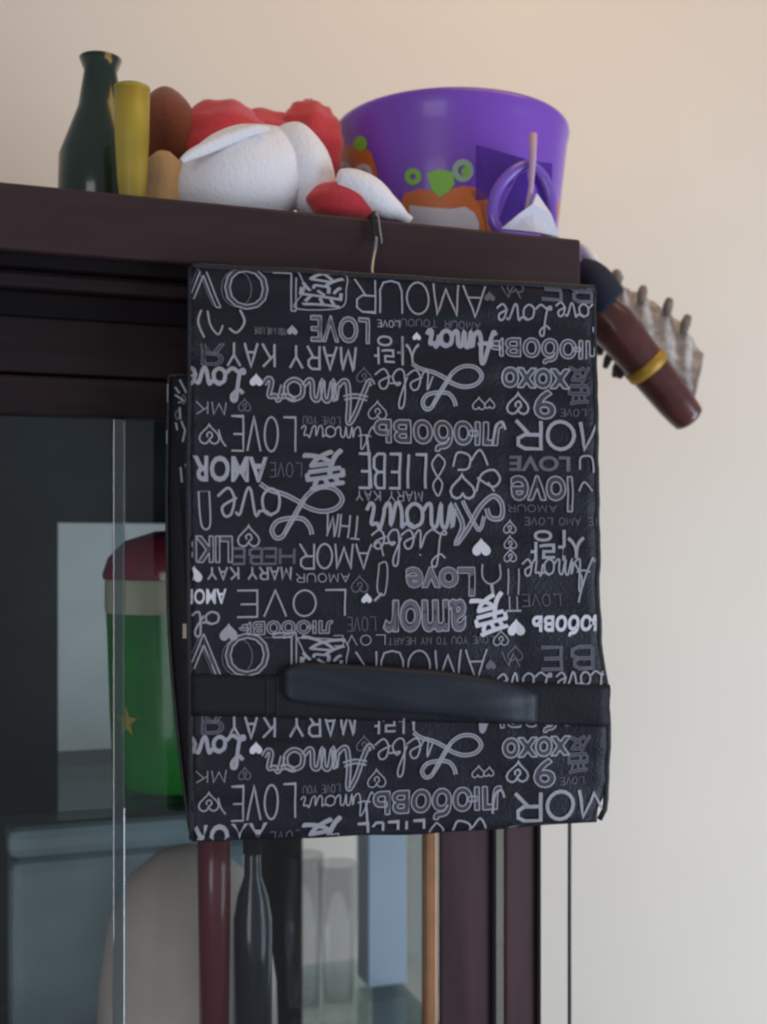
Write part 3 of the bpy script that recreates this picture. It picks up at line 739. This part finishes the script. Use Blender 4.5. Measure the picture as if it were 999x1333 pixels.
def ribbonL(ox, oy, k=1.0, tone='m'):
    P = [(340, 632), (352, 640), (372, 646), (390, 655), (402, 663), (420, 668), (438, 664), (446, 652), (436, 639), (418, 637), (402, 646), (390, 664), (378, 684), (369, 700), (360, 702), (355, 692), (362, 681), (378, 677), (395, 678), (404, 688), (407, 698)]
    curve([(ox + (x - 340) * k, oy + (y - 632) * k) for x, y in P], 2.0, tone, double=2.1 * k)
    stroke([(ox + (x - 340) * k, oy + (y - 632) * k) for x, y in ((400, 650), (372, 698))], 3.5, tone)

def pattern(dy):
    g = lambda y: y + dy
    # row of large outlined words
    fontt('LOVE', 205, 385, g(346), g(402), 'm', 1.9, off=-.01)
    caps('LOV', 238, 378, g(352), g(400), 1.3, 'd')
    fontt('愛', 388, 448, g(350), g(402), 'm', tilt=.1)
    curve([(386, g(352)), (446, g(356)), (450, g(378)), (442, g(402)), (384, g(402)), (396, g(378)), (386, g(352))], 1.6)
    caps('AMOUR', 460, 632, g(368), g(410), 2.2, 'm', .22)
    hrt(637, g(386), 14, 'd'); caps('BE', 700, 770, g(364), g(392), 2, 'd', .4, double=1.5); hrt(670, g(372), 20, 'd', False)
    caps('W', 0, 1, 0, 1) if False else None
    stroke([(652, g(370)), (660, g(388)), (668, g(372)), (676, g(390))], 1.8, 'd')
    # second
    curve([(262, g(404)), (258, g(420)), (266, g(440))], 2.5, 'm'); curve([(270, g(405)), (274, g(424)), (284, g(436)), (290, g(424))], 2.4, 'm')
    curve([(312, g(404)), (318, g(420)), (308, g(434)), (298, g(428))], 2.8, 'm')
    tiny(330, 372, g(432), 9); hrt(380, g(430), 14, 'm')
    fontt('LOVE', 404, 480, g(413), g(447), 'm', 1.6, off=.01); fontt('LOVE', 404, 480, g(413), g(447), 'd', off=-.015)
    tiny(490, 520, g(422), 9, 'm', 'love'); tiny(512, 625, g(422), 9, 'd', 'amour toujours'); hrt(542, g(438), 11, 'b')
    script('Love', 646, 716, g(398), g(436), 2.4); script('Love', 722, 786, g(396), g(430), 2.4, 'm')
    # MARY KAY row
    caps('MARY KAY', 296, 462, g(450), g(480), 3.0, 'm', .32)
    fontt('Я', 262, 292, g(448), g(476), 'd', 1.5); hrt(473, g(489), 20, 'd', False, swirl=True)
    fontt('사랑', 486, 546, g(438), g(476), 'm', off=.0)
    script('Amor', 556, 645, g(432), g(472), 3.0, 'm', double=1.3)
    fontt('любовь', 636, 782, g(442), g(474), 'm', 1.8, off=.015)
    # Love / Amor / Liebe
    script('Love', 240, 318, g(480), g(520), 3.6, 'm', double=.8); hrt(333, g(495), 17, 'b')
    script('Amor', 344, 484, g(496), g(548), 2.0, 'm', double=2.6)
    script('iebe', 488, 562, g(482), g(532), 2.2, 'm'); ribbonL(536, g(474), .84)
    hrt(622, g(526), 16, 'm', False); hrt(636, g(526), 13, 'm', False)
    fontt('xoxo', 652, 740, g(480), g(506), 'm', 2.0, off=.03); hrt(673, g(526), 28, 'm', False, 2.6, True)
    fontt('9', 694, 722, g(508), g(546), 'm', 2.0, off=.02); fontt('爱', 738, 766, g(478), g(528), 'd', 1.4)
    tiny(728, 760, g(538), 9, 'd', 'love'); hrt(490, g(535), 24, 'm', False, 1.6, True)
    tiny(254, 294, g(532), 16, 'm', 'MK'); hrt(318, g(528), 16, 'd', False, swirl=True)
    # LOVE / lyubov / AMOR
    caps('LOVE', 299, 384, g(543), g(588), 2.4, 'm', .3); hrt(272, g(566), 26, 'm', False, 2, True); curve([(284, g(560)), (288, g(574)), (294, g(582))], 2)
    script('Amour', 392, 486, g(556), g(584), 1.8, 'm'); tiny(394, 442, g(548), 10, 'd', 'love you')
    fontt('любовь', 486, 652, g(548), g(588), 'm', 1.7, off=.025); curve([(640, g(580)), (644, g(556)), (652, g(550)), (656, g(560))], 3, 'm')
    caps('AMOR', 668, 836, g(550), g(586), 2.4, 'm', .25, double=1.2)
    # AMORE / 爱 / LIEBE
    fontt('AMORE', 236, 348, g(594), g(628), 'm', off=.03); tiny(350, 392, g(612), 18, 'd', 'LOVE')
    fontt('爱', 396, 448, g(588), g(636), 'm', tilt=-.15); fontt('爱', 396, 448, g(588), g(636), 'm', 2.4, tilt=-.15)
    caps('LIEBE', 464, 552, g(592), g(636), 3.4, 'm', .3); stroke([(476, g(566)), (482, g(636))], 3, 'm')
    curve([(568, g(592)), (560, g(604)), (566, g(618)), (574, g(630)), (568, g(646)), (562, g(632)), (572, g(616)), (577, g(602)), (568, g(592))], 2.2)
    hrt(600, g(634), 32, 'm', False, 3, False); curve([(588, g(608)), (594, g(590)), (610, g(594)), (608, g(610)), (594, g(612))], 2.6)
    curve([(612, g(600)), (624, g(586)), (634, g(606))], 2.6); curve([(618, g(640)), (626, g(618)), (642, g(612)), (650, g(624)), (640, g(634)), (620, g(622))], 2.8)
    curve([(634, g(628)), (642, g(640))], 2.6)
    fontt('LOVE', 662, 740, g(594), g(614), 'd', off=.03); curve([(752, g(612)), (754, g(596)), (768, g(596)), (770, g(616))], 2.4); curve([(750, g(640)), (758, g(628)), (768, g(640))], 2.2)
    fontt('love', 664, 742, g(620), g(666), 'm', 1.8, off=.02)
    tiny(660, 722, g(662), 9, 'd', 'amour'); tiny(680, 778, g(679), 9, 'd', 'te amo love')
    tiny(462, 548, g(646), 13, 'm', 'MARY KAY')
    # Love with ribbon
    curve([(258, g(640)), (262, g(684)), (273, g(684)), (272, g(640))], 2.2); stroke([(258, g(640)), (272, g(640))], 1.8, 'd')
    script('ove', 284, 366, g(636), g(672), 3.4, 'm'); ribbonL(338, g(630))
    caps('THM', 424, 468, g(670), g(700), 2.2, 'm', .3, tilt=.1)
    script('mour', 476, 590, g(656), g(688), 2.4, 'm', double=1.2)
    curve([(588, g(656)), (600, g(684)), (592, g(708)), (606, g(690)), (622, g(662)), (640, g(646)), (652, g(656)), (650, g(674)), (636, g(674)), (632, g(662))], 2.0, 'm', double=2.4)
    curve([(600, g(652)), (612, g(676)), (622, g(690)), (628, g(672))], 2, 'm', double=1.6)
    # Liebe, hearts, hangul
    script('Liebe', 482, 580, g(690), g(736), 2.4, 'm'); hrt(624, g(712), 24, 'b')
    for yy in (686, 706, 723): hrt(662, g(yy), 17, 'm', False, 1.6, True)
    fontt('사랑', 688, 758, g(690), g(730), 'm', off=.01)
    fontt('LIKE', 240, 302, g(698), g(732), 'm', 1.6, off=.03); hrt(323, g(698), 28, 'm', False, 2.2, True)
    caps('BE', 300, 340, g(714), g(734), 1.6, 'd', .3, double=1); caps('HE', 340, 382, g(714), g(734), 1.4, 'd', .3, double=1)
    caps('AMOR', 388, 482, g(708), g(740), 2.4, 'm', .2)
    curve([(484, g(712)), (492, g(706)), (498, g(724))], 2)
    # MARY KAY small
    hrt(252, g(747), 22, 'b'); caps('MARY KAY', 270, 378, g(738), g(754), 2.4, 'm', .3)
    tiny(384, 454, g(752), 11, 'm', 'AMOUR'); hrt(467, g(760), 22, 'd', False, swirl=True)
    curve([(492, g(734)), (490, g(768)), (500, g(772)), (502, g(734)), (492, g(734))], 1.8); stroke([(496, g(772)), (486, g(782))], 3); hrt(476, g(778), 14, 'b')
    fontt('Love', 526, 616, g(738), g(776), 'm', 1.4, off=.03); fontt('Love', 527, 615, g(739), g(775), 'd', off=.0)
    curve([(626, g(734)), (626, g(752)), (636, g(760)), (648, g(752)), (648, g(734))], 2); stroke([(637, g(760)), (640, g(774))], 4, 'm')
    stroke([(659, g(740)), (659, g(774))], 1.8); stroke([(673, g(740)), (673, g(774))], 1.8)
    script('Amore', 678, 770, g(728), g(768), 2.4, 'm')
    # big LOVE
    fontt('AMOR', 240, 294, g(766), g(786), 'b', off=.02); caps('LOVE', 305, 448, g(768), g(802), 2.3, 'm', .3)
    fontt('amor', 498, 604, g(780), g(822), 'm', 1.7, off=.03); fontt('amor', 498, 604, g(780), g(822), 'd', off=.0)
    fontt('爱', 614, 658, g(774), g(824), 'b', tilt=-.25); fontt('爱', 614, 658, g(774), g(824), 'b', 2.0, tilt=-.25); tiny(676, 728, g(781), 15, 'd', 'LOVE')
    fontt('TT', 656, 676, g(776), g(796), 'm'); curve([(746, g(734)), (756, g(754)), (752, g(784))], 2.4)
    script('ol', 250, 286, g(796), g(828), 2.6, 'm'); hrt(297, g(822), 24, 'm', True); 
    fontt('любовь', 310, 432, g(808), g(830), 'm', 1.3, off=.02); hrt(670, g(816), 23, 'b')
    tiny(450, 488, g(812), 18, 'd', 'love'); fontt('любовь', 690, 792, g(800), g(828), 'b', off=.03)
    # small line
    tiny(432, 500, g(833), 13, 'm', 'LOVE'); tiny(504, 640, g(833), 9, 'd', 'LOVE YOU TO MY HEART'); hrt(650, g(830), 20, 'm', False, swirl=True)
INK = {k: Ink() for k in 'bmdh'}
pattern(0)
_in = inside
pattern(478)
LAB = {'b': 'bright white printed words and hearts', 'm': 'grey printed words', 'd': 'faint grey printed words', 'h': 'dark grey infill of the outlined words'}
for k, ink in INK.items():
    off = {'b': .0010, 'm': .0008, 'd': .0006, 'h': .0004}[k]
    V = []
    for x, y in ink.v:
        e = min(x - lerp(LEFT, y), lerp(RIGHT, y) - x, y - topy(x), boty(x) - y)
        V.append(bp(x, y, off - .0035 * max(0, 1 - max(e, 0) / 9) ** 2))
    o = obj('printed_lettering', V, ink.f, M_pr[k], bag, kind='stuff', label=LAB[k])
# lettering at the left edge of the side gusset
INK = {k: Ink() for k in 'bmdh'}
REG = lambda x, y: 222 < x < 247 and 492 < y < 860
for P in ([(222, 496), (234, 512)], [(234, 494), (243, 512)], [(228, 514), (240, 522), (232, 524)], [(234, 530), (235, 546)], [(229, 550), (231, 560)], [(238, 575), (241, 560), (236, 548)], [(235, 608), (237, 628)], [(241, 604), (244, 630)], [(243, 640), (245, 700)]):
    stroke(P, 2.6, 'm')
for x, y in ((231, 540), (239, 520)): curve([(x - 3, y), (x, y - 6), (x + 3, y), (x, y + 6), (x - 3, y)], 1.8, 'd')
def gp(x, y): t = (x - lerp(list(zip(gy, gx0)), y)) / (249 - lerp(list(zip(gy, gx0)), y)); return bq(x, y, .016 - .012 * t - .0006)
for k, ink in INK.items():
    if ink.f: obj('gusset_lettering', [gp(x, y) for x, y in ink.v], ink.f, M_pr[k], bag, kind='stuff')
tube('leaf_edge_marks', [bq(218.5, y, rearD - .0022) for y in (500, 512, 524)], .0006, M_pr['m'], bag, seg=6)
tube('leaf_edge_marks', [bq(217.5, y, rearD - .0022) for y in (560, 568, 578)], .0006, M_pr['m'], bag, seg=6)
